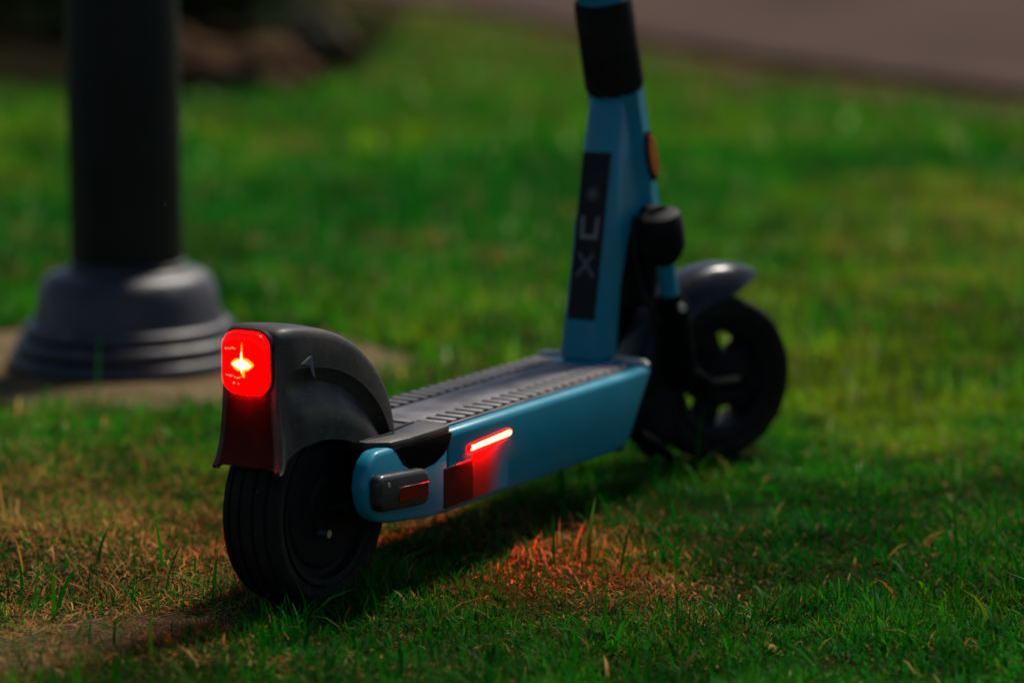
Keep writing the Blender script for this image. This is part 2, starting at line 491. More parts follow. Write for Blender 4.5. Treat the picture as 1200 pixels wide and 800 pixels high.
def grass(name, n, x, y, h, w, segs, hvar=0.35, lie=0.0, extra=None, **props):
    d = dry(x, y)
    b = bare(x, y)
    keep = rng.random(len(x)) > b * {'thatch': 0.45, 'dead_stems': 0.0}.get(name, 1.0)
    pd = np.hypot((x - POST[0]) * 0.92 - 0.02, y - POST[1])
    keep &= rng.random(len(x)) < np.clip((pd - 0.265 - 0.12 * fbm(x, y, 8, 60)) / 0.10, 0, 1) ** 1.5
    # the tyres stand on the sward: no blade inside them
    for (l, lt, hd) in ((0, 0, 0.0), (0.95, 0.035, R(27))):
        cx, cy = s2w(l, lt)
        a = SA + hd
        u = (x - cx) * math.sin(a) + (y - cy) * math.cos(a); v = (x - cx) * math.cos(a) - (y - cy) * math.sin(a)
        keep &= ~((np.abs(u) < 0.075) & (np.abs(v) < 0.036))
    x, y, d = x[keep], y[keep], d[keep]
    n = len(x)
    c, isdry = pal(n, d + 1.3 * bare(x, y), x, y)
    clump = 0.35 + 1.3 * fbm(x, y, 10, 70) * (0.6 + 0.8 * vn(x, y, 31, 73))
    H = h * clump * np.clip(rng.normal(1, hvar, n), 0.25, 2.2) * np.where(isdry, 0.75, 1.0)
    W = w * (0.6 + 0.8 * rng.random(n))
    ph = rng.random(n) * 2 * np.pi
    lean = np.clip(rng.normal(0.6, 0.42, n), 0.05, 2.0) + np.where(isdry, 0.7 * rng.random(n) + 0.2, 0) + lie
    dirx, diry = np.cos(ph), np.sin(ph)
    tw = ph + np.pi / 2 + rng.normal(0, 0.5, n)
    px, py = np.cos(tw), np.sin(tw)
    base = np.stack([x, y, gz(x, y) - 0.003], -1)
    ts = np.linspace(0, 1, segs + 1)
    rows = []
    nrm = 1 / np.sqrt(1 + lean ** 2)
    for t in ts:
        off = np.stack([dirx * lean * H * t ** 1.7 * nrm, diry * lean * H * t ** 1.7 * nrm,
                        H * nrm * (t * (1 - 0.28 * np.clip(lean, 0, 1.5) * t * t)) + 0.0], -1)
        rows.append(base + off)
    V = []
    for k in range(segs):
        ww = (W * (1 - 0.75 * ts[k] ** 2) * 0.5)[:, None]
        side = np.stack([px, py, np.zeros(n)], -1) * ww
        V += [rows[k] - side, rows[k] + side]
    V.append(rows[-1])
    V = np.stack(V, 1)
    nv = 2 * segs + 1
    o = (np.arange(n) * nv)[:, None]
    loops, starts = [], []
    quads = np.concatenate([o + np.array([[2 * k, 2 * k + 1, 2 * k + 3, 2 * k + 2]]) for k in range(segs - 1)], 0) if segs > 1 else np.zeros((0, 4), int)
    tris = o + np.array([[2 * segs - 2, 2 * segs - 1, 2 * segs]])
    me = bpy.data.meshes.new(name)
    me.vertices.add(n * nv)
    me.vertices.foreach_set('co', V.reshape(-1).astype(np.float32))
    L = np.concatenate([quads.reshape(-1), tris.reshape(-1)])
    me.loops.add(len(L))
    me.loops.foreach_set('vertex_index', L.astype(np.int32))
    st = np.concatenate([np.arange(len(quads)) * 4, len(quads) * 4 + np.arange(len(tris)) * 3])
    me.polygons.add(len(st))
    me.polygons.foreach_set('loop_start', st.astype(np.int32))
    me.update(calc_edges=True)
    a = me.attributes.new('tint', 'FLOAT_COLOR', 'POINT')
    C = np.repeat(np.concatenate([c, np.ones((n, 1))], 1), nv, 0)
    a.data.foreach_set('color', C.reshape(-1).astype(np.float32))
    me.validate()
    return link(name, me, 'blade', None, 180, kind='stuff', **props)

def spread(n, y0, y1, m0, pw=1.0):
    """points over the strip of lawn the photograph looks at, with a margin of m0 metres on both sides"""
    y = y0 + (y1 - y0) * rng.random(n * 2) ** pw
    wmax = 0.19 * y1 + m0
    x = (rng.random(n * 2) * 2 - 1) * wmax
    k = np.abs(x) < 0.19 * y + m0
    return x[k][:n], y[k][:n]

def lawn_edge(x, y):
    ex = np.interp(y, [p[1] for p in EDGE0], [p[0] for p in EDGE0])
    return x < ex + 0.15 * (fbm(x, y, 3, 80) - 0.5) + 0.55 * rng.random(len(x)) ** 2.5
def in_bed(x, y):
    by = np.interp(x, [-9, -3.2, -1.9, -1.3, -0.80, -0.60, -0.5], [12.6, 11.5, 10.5, 10.05, 10.15, 11.3, 30])
    return y > by

def clipped(x, y):
    k = lawn_edge(x, y) & ~in_bed(x, y)
    return x[k], y[k]

x, y = spread(240000, 2.25, 4.3, 0.45)
grass('lawn_grass', 0, x, y, 0.021, 0.0018, 3, lie=0.2, label='short lawn grass mixed with dry straw around the scooter wheels', category='grass')
x, y = spread(34000, 2.25, 4.3, 0.45)
k = rng.random(len(x)) < 0.2 + 0.9 * dry(x, y) + 0.8 * bare(x, y); x, y = x[k], y[k]
grass('thatch', 0, x, y, 0.020, 0.0016, 3, lie=1.4, label='matted dead grass stems lying flat in the worn patches of lawn', category='dry grass')
x, y = spread(2300, 2.3, 4.2, 0.4)
grass('tall_blades', 0, x, y, 0.055, 0.0040, 3, label='longer broad green blades standing out of the short lawn', category='grass')
x, y = spread(60000, 2.45, 3.4, 0.3)
k = rng.random(len(x)) < np.clip(1.1 * bare(x, y) + 0.5 * gauss(x, y, -0.36, 3.02, 0.16, 0.09), 0, 1); x, y = x[k], y[k]
grass('dead_stems', 0, x, y, 0.030, 0.0014, 3, lie=2.2, label='pale dead grass stems strewn over the worn patch of soil', category='dry grass')
n = 420
tl, tt = rng.uniform(-0.16, 0.16, n), rng.uniform(0.030, 0.085, n) * np.where(rng.random(n) < 0.85, 1, -1)
x, y = s2w(tl, tt)
grass('pushed_blades', 0, x, y, 0.034, 0.0026, 3, lie=0.2, label='grass blades pushed aside around the rear tyre', category='grass')
x, y = spread(136000, 4.2, 8.0, 1.2)
grass('lawn_grass', 0, *clipped(x, y), 0.036, 0.0036, 2, label='blurred green lawn beside the black post and beyond the front wheel', category='grass')
x, y = spread(160000, 7.8, 17.0, 1.8)
grass('lawn_grass', 0, *clipped(x, y), 0.055, 0.0075, 2, label='out of focus lawn running back to the pavement and the dark bed', category='grass')

# ------------------------------------------------------------------ black post
post = empty('metal_post', (POST[0], POST[1], 0), 0, label='black round metal post with a stepped bell-shaped base on a concrete pad', category='post')
link('shaft', to_mesh(lathe([(0.0895, 0.16), (0.0895, 0.175), (0.0915, 0.18), (0.0915, 1.5), (0.085, 3.6), (0.0, 3.6)], 64, 'z')), 'post', post)
link('bell_base', to_mesh(lathe([(0.156, 0.072), (0.153, 0.085), (0.150, 0.100), (0.147, 0.118), (0.142, 0.134), (0.136, 0.145), (0.127, 0.153), (0.112, 0.157), (0.100, 0.159), (0.0955, 0.162), (0.0955, 0.170), (0.09, 0.172), (0.0, 0.172)], 72, 'z')), 'post_base', post, 50)
def ring(r, z0, z1, rd):
    pr = []
    for k in range(9):
        t = -math.pi / 2 + math.pi * k / 8
        pr.append((r - rd + rd * math.cos(t), (z0 + z1) / 2 + (z1 - z0) / 2 * math.sin(t)))
    return lathe([(0, z0)] + pr + [(0, z1)], 72, 'z')
link('base_ring', to_mesh(ring(0.172, 0.050, 0.0745, 0.012)), 'post_base', post, 50)
link('base_ring', to_mesh(ring(0.186, 0.024, 0.0515, 0.014)), 'post_base', post, 50)
link('base_ring', to_mesh(ring(0.197, -0.004, 0.0255, 0.010)), 'post_base', post, 50)
def pad():
    bm = bmesh.new()
    pr = [(0.0, 0.003), (0.30, 0.003), (0.40, 0.002), (0.435, -0.001), (0.45, -0.02)]
    lathe(pr[::-1], 56, 'z', bm=bm)
    for v in bm.verts:
        a = math.atan2(v.co.y, v.co.x); r = math.hypot(v.co.x, v.co.y)
        if r > 0.25:
            k = 1 + 0.05 * math.sin(3 * a + 1) + 0.03 * math.sin(7 * a)
            v.co.x *= k; v.co.y *= k
    o = link('concrete_pad', to_mesh(bm), 'concrete', None, 40, kind='structure')
    o.location = (POST[0] + 0.02, POST[1] + 0.02, 0)
pad()

# ------------------------------------------------------------------ scooter
sc = empty('electric_scooter', (SX, SY, 0), math.pi / 2 - SA,
           label='teal electric scooter with glowing red tail light parked on the lawn', category='scooter')
# local frame: x forward, y left, z up.  y = -lat for the side towards the camera.
RW = 0.114
def wheel_profile(r, t, hgt):
    """closed tyre section (radius, across): rounded tread with two grooves, square shoulders, low sidewalls"""
    half = [(r - hgt, t * 0.80), (r - hgt * 0.86, t * 0.94), (r - hgt * 0.60, t * 1.0), (r - hgt * 0.36, t * 0.99), (r - hgt * 0.22, t * 0.93), (r - 0.0042, t * 0.80), (r - 0.0030, t * 0.72),
            (r - 0.0058, t * 0.69), (r - 0.0056, t * 0.62), (r - 0.0020, t * 0.59), (r - 0.0009, t * 0.42), (r - 0.0005, t * 0.30), (r - 0.0036, t * 0.27), (r - 0.0036, t * 0.20), (r, t * 0.17), (r, 0.0)]
    return half + [(a, -c) for a, c in half[::-1][1:]]

def make_tyre(parent, c, hd, r, t, hgt):
    bm = lathe(wheel_profile(r, t, hgt), 72, 'y', closed=True)
    move(bm, c, hd)
    return link('tyre', to_mesh(bm), 'rubber', parent, 28)

rear = link('rear_wheel', to_mesh(move(lathe([(0.0, -0.031), (0.030, -0.031), (0.034, -0.027), (0.066, -0.026), (0.070, -0.023), (0.077, -0.024), (0.080, -0.032), (0.087, -0.0335), (0.090, -0.022), (0.090, 0.022), (0.087, 0.0335), (0.080, 0.032), (0.077, 0.024), (0.070, 0.023), (0.066, 0.026), (0.034, 0.027), (0.030, 0.031), (0.0, 0.031)], 56, 'y'), (0, 0, RW))), 'black_metal', sc)
make_tyre(rear, (0, 0, RW), 0, RW, 0.036, 0.026)
bm = tube([(-0.018, -0.020, 0.088), (-0.018, -0.042, 0.088)], 0.0035, 10)
tube([(-0.018, -0.040, 0.088), (-0.018, -0.043, 0.088)], 0.0048, 6, bm=bm)
link('valve', to_mesh(bm), 'silver', rear)
link('axle', to_mesh(tube([(0, -0.0600, RW), (0, 0.0600, RW)], 0.007, 14)), 'black_metal', rear)

# --- deck and rear arms
BX0, BX1 = 0.16, 0.655
def deck_mesh():
    sec = [(-0.079, 0.1765), (0.079, 0.1765), (0.0835, 0.1750), (0.086, 0.1705), (0.0856, 0.098), (0.0815, 0.0825), (0.074, 0.079), (-0.074, 0.079), (-0.0815, 0.0825), (-0.0856, 0.098), (-0.086, 0.1705), (-0.0835, 0.1750)]
    bm = bmesh.new()
    n = len(sec)
    rings = [[bm.verts.new((x, a, b)) for a, b in sec] for x in (BX0, 0.3, 0.44, 0.575)]
    rings.append([bm.verts.new((0.587 + 0.068 * (b - 0.079) / 0.0975, a * (0.97), b)) for a, b in sec])
    for p, q in zip(rings, rings[1:]):
        for k in range(n):
            bm.faces.new((p[k], p[(k + 1) % n], q[(k + 1) % n], q[k]))
    bm.faces.new(rings[0]); bm.faces.new(rings[-1])
    bmesh.ops.recalc_face_normals(bm, faces=bm.faces)
    bevel(bm, 0.003, 2, 20)
    return to_mesh(bm)
deck = link('deck', deck_mesh(), 'teal', sc, 30)
arm_poly = [(-0.008, 0.128), (-0.011, 0.140), (-0.007, 0.158), (0.002, 0.170), (0.014, 0.1775), (0.04, 0.1775), (0.1595, 0.170), (0.1595, 0.083), (0.120, 0.0835), (0.040, 0.093), (0.012, 0.100), (-0.002, 0.112)]
for s in (-1, 1):
    bm = prism(arm_poly, s * 0.064, s * 0.0855, 0.006, 3)
    link('rear_arm', to_mesh(bm), 'teal', deck, 30)

mat_o = link('deck_mat', to_mesh(prism([(BX0 + 0.008, -0.072), (BX0 + 0.008, 0.072), (0.600, 0.072), (0.625, 0.055), (0.632, 0.0), (0.625, -0.055), (0.600, -0.072)], 0.1772, 0.1795, 0.0008, 1, axis='z')), 'mat', sc)
for s_ in (-1, 1):
    link('groove_strip', to_mesh(box((BX0 + 0.232, s_ * 0.0515, 0.1796), (0.450, 0.037, 0.0008))), 'matte_black', mat_o)
rib_me = to_mesh(box((0, 0, 0.0006), (0.0112, 0.035, 0.0036), 0.0009, 1))
rib_me.materials.append(M['mat'])
for s in (-1, 1):
    for k in range(22):
        link('rib', rib_me, None, mat_o, None).location = (BX0 + 0.018 + k * 0.0205, s * 0.0515, 0.1796)
seam = link('mat_edge', to_mesh(box((BX0 + 0.004, 0, 0.1785), (0.005, 0.140, 0.003), 0.001, 1)), 'black_metal', mat_o)

# pale lip at the front of the deck
bm = bmesh.new()
tube([(0.648, -0.081, 0.1765), (0.651, -0.074, 0.1790), (0.652, -0.03, 0.1805), (0.652, 0.03, 0.1805), (0.651, 0.074, 0.1790), (0.648, 0.081, 0.1765)], [0.004, 0.006, 0.0065, 0.0065, 0.006, 0.004], 12, bm=bm)
link('front_lip', to_mesh(bm), 'lip', deck, 50)
link('nose_guard', to_mesh(prism([(0.640, 0.176), (0.662, 0.172), (0.668, 0.160), (0.600, 0.074), (0.585, 0.074)], -0.074, 0.074, 0.004, 2)), 'black_metal', deck)

# --- black corner covers beside the fender
for s in (-1, 1):
    bm = prism([(0.030, s * 0.036), (0.028, s * 0.060), (0.044, s * 0.083), (0.075, s * 0.0872), (0.160, s * 0.0868), (0.172, s * 0.06), (0.1625, s * 0.036)], 0.1725, 0.1835, 0.003, 2, axis='z')
    cv = link('corner_cover', to_mesh(bm), 'plastic', sc, 30)
    bm = prism([(0.046, 0.176), (0.052, 0.168), (0.064, 0.154), (0.080, 0.1455), (0.105, 0.1415), (0.130, 0.1435), (0.150, 0.151), (0.162, 0.162), (0.168, 0.174)], s * 0.078, s * 0.0864, 0.002, 2)
    link('cover_flap', to_mesh(bm), 'matte_black', cv, 30)
    bm = tube([(0.038, s * 0.052, 0.1835), (0.085, s * 0.060, 0.1842), (0.10, s * 0.050, 0.1842), (0.15, s * 0.044, 0.1838)], 0.0014, 6)
    link('cover_groove', to_mesh(bm), 'black_metal', cv)
link('centre_cover', to_mesh(prism([(0.118, 0.1700), (0.118, 0.1775), (0.1605, 0.1790), (0.1605, 0.1700)], -0.0355, 0.0355, 0.001, 1)), 'plastic', sc)

# --- rear fender: a shell over the wheel that rises to the tail and drops to a flared flap
def smooth(a, b, t):
    t = min(1, max(0, (t - a) / (b - a))); return t * t * (3 - 2 * t)
FO = [(0.112, 0.168), (0.109, 0.185), (0.102, 0.212), (0.090, 0.238), (0.071, 0.262), (0.048, 0.283), (0.020, 0.300), (-0.012, 0.312), (-0.046, 0.3190), (-0.078, 0.3225),
      (-0.091, 0.3215), (-0.098, 0.317), (-0.1010, 0.308), (-0.1025, 0.295), (-0.103, 0.275), (-0.103, 0.255), (-0.103, 0.235), (-0.1040, 0.215), (-0.1055, 0.197), (-0.1080, 0.182), (-0.1110, 0.174)]
FI = [(0.092, 0.160), (0.080, 0.162), (0.064, 0.166), (0.050, 0.171), (0.036, 0.1775), (0.020, 0.184), (0.002, 0.1895), (-0.016, 0.193), (-0.034, 0.1935), (-0.050, 0.1925),
      (-0.060, 0.1905), (-0.068, 0.1880), (-0.075, 0.185), (-0.081, 0.182), (-0.086, 0.179), (-0.090, 0.1765), (-0.094, 0.1745), (-0.098, 0.1725), (-0.102, 0.171), (-0.106, 0.1700), (-0.1105, 0.1695)]
def resample(P, n):
    P = [Vector((*p, 0)) for p in P]
    # catmull-rom
    out = []
    m = len(P) - 1
    for k in range(n):
        t = k / (n - 1) * m
        i = min(int(t), m - 1); f = t - i
        p0, p1, p2, p3 = P[max(i - 1, 0)], P[i], P[i + 1], P[min(i + 2, m)]
        q = 0.5 * ((2 * p1) + (p2 - p0) * f + (2 * p0 - 5 * p1 + 4 * p2 - p3) * f * f + (3 * p1 - p0 - 3 * p2 + p3) * f ** 3)
        out.append((q.x, q.y))
    return out
def fender_mesh():
    N = 61
    O, I = resample(FO, N), resample(FI, N)
    bm = bmesh.new()
    rows = []
    for k in range(N):
        u = k / (N - 1)
        w = 0.0505 - 0.012 * smooth(0.10, 0.55, u) - 0.0035 * smooth(0.45, 0.6, u) + 0.0085 * smooth(0.66, 1.0, u)
        (ox, oz), (ix, iz) = O[k], I[k]
        dx, dz = ix - ox, iz - oz
        L = math.hypot(dx, dz)
        dx, dz = dx / L, dz / L
        rc = min(0.012, L * 0.35)
        side = []
        # rounded shoulder
        for j in range(5):
            a = math.pi / 2 * j / 4
            side.append((w - rc + rc * math.sin(a), rc * (1 - math.cos(a))))
        step = 0.9 * smooth(0.02, 0.12, u) * (1 - smooth(0.42, 0.56, u))
        bandw = 0.030
        for t, off in ((0.16, 0.001), (0.28, 0.0015), (0.34, -0.0015 - 0.006 * step), (0.42, -0.002 - 0.010 * step), (0.50, -0.001 - 0.0085 * step), (0.60, 0.0005 - 0.003 * step), (0.72, 0.001 + 0.001 * step), (0.86, 0.0015), (1.0, 0.001)):
            dd = rc + (L - rc) * t
            side.append((w + off, dd))
        side.append((w - 0.0035, L))                     # returned edge
        side.append((w - 0.0040, L - 0.004))
        prof = [(-a, d) for a, d in side[::-1]] + [(-0.5 * (w - rc), -0.0012), (0.0, -0.0018), (0.5 * (w - rc), -0.0012)] + side
        rows.append([bm.verts.new((ox + dx * d, lat, oz + dz * d)) for lat, d in prof])
    for a, b in zip(rows, rows[1:]):
        for j in range(len(a) - 1):
            bm.faces.new((a[j], a[j + 1], b[j + 1], b[j]))
    # inner skin closes the shell at both ends
    bmesh.ops.recalc_face_normals(bm, faces=bm.faces)
    g = bm.faces[:]
    bmesh.ops.solidify(bm, geom=g, thickness=0.0025)
    return to_mesh(bm)
fender = link('rear_fender', fender_mesh(), 'plastic', sc, 40)

# --- tail light, set into the top of the tail
def rrect(w, h, r, n=6):
    pts = []
    for cx, cy, a0 in ((w / 2 - r, h / 2 - r, 0), (-w / 2 + r, h / 2 - r, 90), (-w / 2 + r, -h / 2 + r, 180), (w / 2 - r, -h / 2 + r, 270)):
        for k in range(n + 1):
            a = R(a0 + 90 * k / n)
            pts.append((cx + r * math.cos(a), cy + r * math.sin(a)))
    return pts
def dome(pts, x0, depth, c, levels=5, rim=0.0):
    """pillow-shaped lens facing -x; pts in (y,z) about c"""
    bm = bmesh.new()
    rings = [[bm.verts.new((x0, c[0] + a, c[1] + b)) for a, b in pts], [bm.verts.new((x0 - 0.0050, c[0] + a, c[1] + b)) for a, b in pts]]
    x0 -= 0.0050
    for k in range(levels + 1):
        t = k / levels
        s = [1.0, 0.97, 0.90, 0.74, 0.45, 0.08][min(k, 5)]
        d = [0.12, 0.55, 0.80, 0.93, 0.99, 1.0][min(k, 5)] * depth
        rings.append([bm.verts.new((x0 - d, c[0] + a * s, c[1] + b * s)) for a, b in pts])
    n = len(pts)
    for p, q in zip(rings, rings[1:]):
        for k in range(n):
            bm.faces.new((p[k], p[(k + 1) % n], q[(k + 1) % n], q[k]))
    bm.faces.new(rings[0]); bm.faces.new(rings[-1])
    return bm
LC = (0.0, 0.2865)
LX = -0.1015
link('light_bezel', to_mesh(prism([(a + LC[0], b + LC[1]) for a, b in rrect(0.0635, 0.0725, 0.019)], LX + 0.004, LX - 0.0040, 0.001, 1, axis='x')), 'black_metal', fender, 40)
link('lens_rim', to_mesh(prism([(a + LC[0], b + LC[1]) for a, b in rrect(0.0605, 0.0695, 0.018)], LX + 0.003, LX - 0.0046, 0.0008, 1, axis='x')), 'rim_red', fender, 40)
lens = link('tail_light', to_mesh(dome(rrect(0.0575, 0.0665, 0.017), LX - 0.003, 0.0050, LC)), 'lens', sc, 60, label='glowing red tail light lens at the top of the rear fender')
def lower_face(o, m, lim=-0.9):
    o.data.materials.append(M[m])
    for p in o.data.polygons:
        if p.normal.z < lim:
            p.material_index = 1
lower_face(lens, 'hot_tail')
def star(c, x, R1, R2, m, name, depth):
    bm = bmesh.new()
    pts = []
    n = 28
    for k in range(n):
        a = 2 * math.pi * k / n
        ca, sa = math.cos(a), math.sin(a)
        core = 1 / math.sqrt((ca / R1[0]) ** 2 + (sa / R1[1]) ** 2)
        sp = 0.0
        for (ang, ln, wd) in R2:
            d = abs((a - R(ang) + math.pi) % (2 * math.pi) - math.pi)
            sp = max(sp, ln * max(0, 1 - d / wd))
        pts.append((max(core, sp) * ca * (1 + 0.10 * random.uniform(-1, 1)), max(core, sp) * sa * (1 + 0.10 * random.uniform(-1, 1))))
    top = bm.verts.new((x - depth, c[0], c[1]))
    ring = [bm.verts.new((x, c[0] + a, c[1] + b)) for a, b in pts]
    for k in range(n):
        bm.faces.new((ring[k], ring[(k + 1) % n], top))
    bm.faces.new(ring)
    return link(name, to_mesh(bm), m, lens, 60)
LS = (0.0005, 0.2855)
star(LS, LX - 0.0131, (0.0140, 0.0072), ((90, 0.024, 0.30), (262, 0.0170, 0.5), (0, 0.0160, 0.5), (180, 0.0160, 0.5)), 'led_edge', 'led_halo', 0.0012)
star(LS, LX - 0.0140, (0.0108, 0.0044), ((90, 0.015, 0.35), (268, 0.010, 0.4), (0, 0.0130, 0.45), (180, 0.0125, 0.45)), 'led', 'led', 0.0014)
bm = bmesh.new()
for (zz, y0, n, sl) in ((0.0152, 0.006, 5, 0.05), (-0.0128, 0.002, 7, -0.28), (-0.0215, 0.004, 2, 0.0)):
    for k in range(n):
        yy = 0.0215 - k * 0.0029 - (0.010 if n == 2 else 0) - (0.003 * k if n == 2 else 0)
        sz = random.uniform(0.0007, 0.0014)
        p = Vector((LX - 0.0124, yy, LC[1] + zz + sl * (0.0215 - yy) * 0.6 + random.uniform(-0.0006, 0.0006)))
        bmesh.ops.create_icosphere(bm, subdivisions=1, radius=sz, matrix=Matrix.Translation(p))
link('lens_facet', to_mesh(bm), 'dot', lens, 35, kind='stuff')
# dark red skin with the lens glow in its colour, and a pale scuff on the side
bm = bmesh.new()
Np = 9
OO = resample(FO, 61)
rows = []
for k in range(Np):
    u = 0.745 + (0.985 - 0.745) * k / (Np - 1)
    i = u * 60
    i0 = int(i); f = i - i0
    px = OO[i0][0] * (1 - f) + OO[min(i0 + 1, 60)][0] * f; pz = OO[i0][1] * (1 - f) + OO[min(i0 + 1, 60)][1] * f
    w = 0.026 + 0.009 * k / (Np - 1)
    rows.append([bm.verts.new((px - 0.0042 + 0.0025 * abs(j / 4) ** 3, w * j / 4, pz)) for j in range(-4, 5)])
for a, b in zip(rows, rows[1:]):
    for j in range(8):
        bm.faces.new((a[j], a[j + 1], b[j + 1], b[j]))
bmesh.ops.solidify(bm, geom=bm.faces[:], thickness=0.0012)
link('tail_glow_skin', to_mesh(bm), 'dark_red', fender, 40)
link('scuff_mark', to_mesh(prism([(-0.066, 0.2825), (-0.052, 0.2885), (-0.047, 0.2880), (-0.041, 0.2640), (-0.045, 0.2655), (-0.052, 0.2790)], -0.0370, -0.0430, 0.0004, 1)), 'scuff', fender)

# --- light bar, side reflector, marker housing on both sides
for s in (-1, 1):
    q = lambda y: s * y
    bm = prism([(0.1965, 0.1460), (0.1985, 0.1520), (0.2040, 0.1540), (0.288, 0.1580), (0.292, 0.1560), (0.291, 0.1510), (0.286, 0.1495)], q(0.084), q(0.0905), 0.0012, 2)
    bl = link('side_light', to_mesh(bm), 'bar_lens', sc, 40, label='thin glowing red light bar on the side of the deck')
    lower_face(bl, 'hot_bar', -0.97)
    bm = prism([(0.1990, 0.1473), (0.2035, 0.1527), (0.2860, 0.1568), (0.2898, 0.1550), (0.2888, 0.1520), (0.2850, 0.1506)], q(0.0895), q(0.0913), 0.0004, 1)
    link('light_core', to_mesh(bm), 'bar', bl, 40)
    bm = prism([(0.1485, 0.0885), (0.1485, 0.1345), (0.2095, 0.1355), (0.2095, 0.0885)], q(0.080), q(0.0866), 0.0004, 1)
    link('side_reflector', to_mesh(bm), 'dark_red', sc, 40, label='dark red square reflector under the side light')
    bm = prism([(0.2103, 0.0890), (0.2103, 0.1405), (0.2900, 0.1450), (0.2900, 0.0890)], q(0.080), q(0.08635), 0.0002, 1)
    link('bar_glow_patch', to_mesh(bm), 'bar_glow', sc, 40)  # thin plate carrying the painted glow below the bar
    hz = rrect(0.102, 0.041, 0.012)
    bm = prism([(0.0475 + a, 0.1262 + b - 0.010 * (a / 0.058) * 0.5 + 0.004) for a, b in hz], q(0.084), q(0.0995), 0.005, 3)
    mk = link('side_marker', to_mesh(bm), 'marker_black', sc, 50)
    bm = prism([(0.034, 0.1190), (0.034, 0.1360), (0.0945, 0.1325), (0.0945, 0.1155)], q(0.097), q(0.1003), 0.0008, 1)
    link('marker_reflector', to_mesh(bm), 'red', mk, 40)
    bm = tube([(0.014, q(0.0985), 0.1425), (0.014, q(0.1005), 0.1425)], 0.0028, 10)
    link('screw', to_mesh(bm), 'silver', mk)

# --- neck rising from the deck, head tube, sleeve and upper stem
RK = 0.30                                               # rake: dl/dz
def ax(z): return 0.862 - RK * z                        # l of the steering axis at height z
neck_prof = [(0.606, 0.177), (0.672, 0.515), (0.700, 0.527), (0.728, 0.520), (0.762, 0.380), (0.735, 0.352), (0.700, 0.330), (0.678, 0.270), (0.664, 0.177)]
def neck_mesh():
    bm = bmesh.new()
    hw = 0.030
    prism(neck_prof, -hw, hw, bm=bm)
    for v in bm.verts:                                   # narrows slightly to the top
        k = 1.04 - 0.22 * (v.co.z - 0.177) / 0.34
        v.co.y *= k
    bmesh.ops.recalc_face_normals(bm, faces=bm.faces)
    bevel(bm, 0.0095, 1, 30)
    bevel(bm, 0.0012, 1, 20)
    return to_mesh(bm)
neck = link('neck', neck_mesh(), 'teal', sc, 25)
link('head_tube', to_mesh(tube([(ax(0.529), 0, 0.529), (ax(0.345), 0, 0.345)], [0.0365, 0.0365], 10)), 'teal', sc, 30)
# collar where the neck meets the deck
link('neck_foot', to_mesh(prism([(0.597, 0.1770), (0.600, 0.1815), (0.668, 0.1815), (0.671, 0.1770)], -0.041, 0.041, 0.0015, 2)), 'teal', neck, 30)
# sticker with its print, lying on the rear face
st_n = Vector((-(0.515 - 0.177), 0, 0.672 - 0.606)).normalized()
st_t = Vector((0.672 - 0.606, 0, 0.515 - 0.177)).normalized()
def on_face(z, y, off):
    t = (z - 0.177) / (0.515 - 0.177)
    return Vector((0.606 + 0.066 * t, y, z)) + st_n * off
def plate(zz0, zz1, y0, y1, o0, o1, shear=0.0):
    bm = bmesh.new()
    a = [bm.verts.new(on_face(z, y, o0)) for z, y in ((zz0, y0), (zz0, y1), (zz1, y1), (zz1, y0))]
    b = [bm.verts.new(on_face(z, y, o1)) for z, y in ((zz0, y0), (zz0, y1), (zz1, y1), (zz1, y0))]
    bm.faces.new(a); bm.faces.new(b[::-1])
    for k in range(4):
        bm.faces.new((a[k], b[k], b[(k + 1) % 4], a[(k + 1) % 4]))
    return bm
def stroke(segs, w, o0, o1):
    bm = bmesh.new()
    for (y0, z0), (y1, z1) in segs:
        d = Vector((y1 - y0, z1 - z0)); n = Vector((-d.y, d.x)).normalized() * w / 2; e = d.normalized() * w / 2
        q = [(y0 - e.x + n.x, z0 - e.y + n.y), (y1 + e.x + n.x, z1 + e.y + n.y), (y1 + e.x - n.x, z1 + e.y - n.y), (y0 - e.x - n.x, z0 - e.y - n.y)]
        a = [bm.verts.new(on_face(z, y, o0)) for y, z in q]; b = [bm.verts.new(on_face(z, y, o1)) for y, z in q]
        bm.faces.new(a); bm.faces.new(b[::-1])
        for k in range(4):
            bm.faces.new((a[k], b[k], b[(k + 1) % 4], a[(k + 1) % 4]))
        o1 += 0.0002
    return bm
stk = link('sticker', to_mesh(plate(0.2345, 0.4455, -0.0200, 0.0200, -0.001, 0.0012)), 'sticker', neck, 30)
link('letter', to_mesh(stroke([((0.011, 0.362), (0.010, 0.339)), ((0.010, 0.339), (-0.010, 0.339)), ((-0.010, 0.339), (-0.011, 0.362))], 0.0055, 0.001, 0.0016)), 'print_grey', stk, None)
link('letter', to_mesh(stroke([((0.011, 0.291), (-0.008, 0.316)), ((0.010, 0.316), (-0.011, 0.291))], 0.0042, 0.001, 0.0016)), 'print_dim', stk, None)
link('emblem', to_mesh(stroke([((0.009, 0.393), (-0.009, 0.393)), ((0.0, 0.384), (0.0, 0.402)), ((0.006, 0.387), (-0.006, 0.399)), ((-0.006, 0.387), (0.006, 0.399))], 0.0022, 0.001, 0.0016)), 'print_dim', stk, None)
link('sleeve', to_mesh(tube([(ax(0.523), 0, 0.523), (ax(0.530), 0, 0.530), (ax(0.632), 0, 0.632), (ax(0.640), 0, 0.640)], [0.0355, 0.0385, 0.0375, 0.036], 40)), 'rubber', sc, 40)
link('stem', to_mesh(tube([(ax(0.630), 0, 0.630), (ax(1.08), 0, 1.08)], [0.033, 0.026], 36)), 'teal', sc, 40)
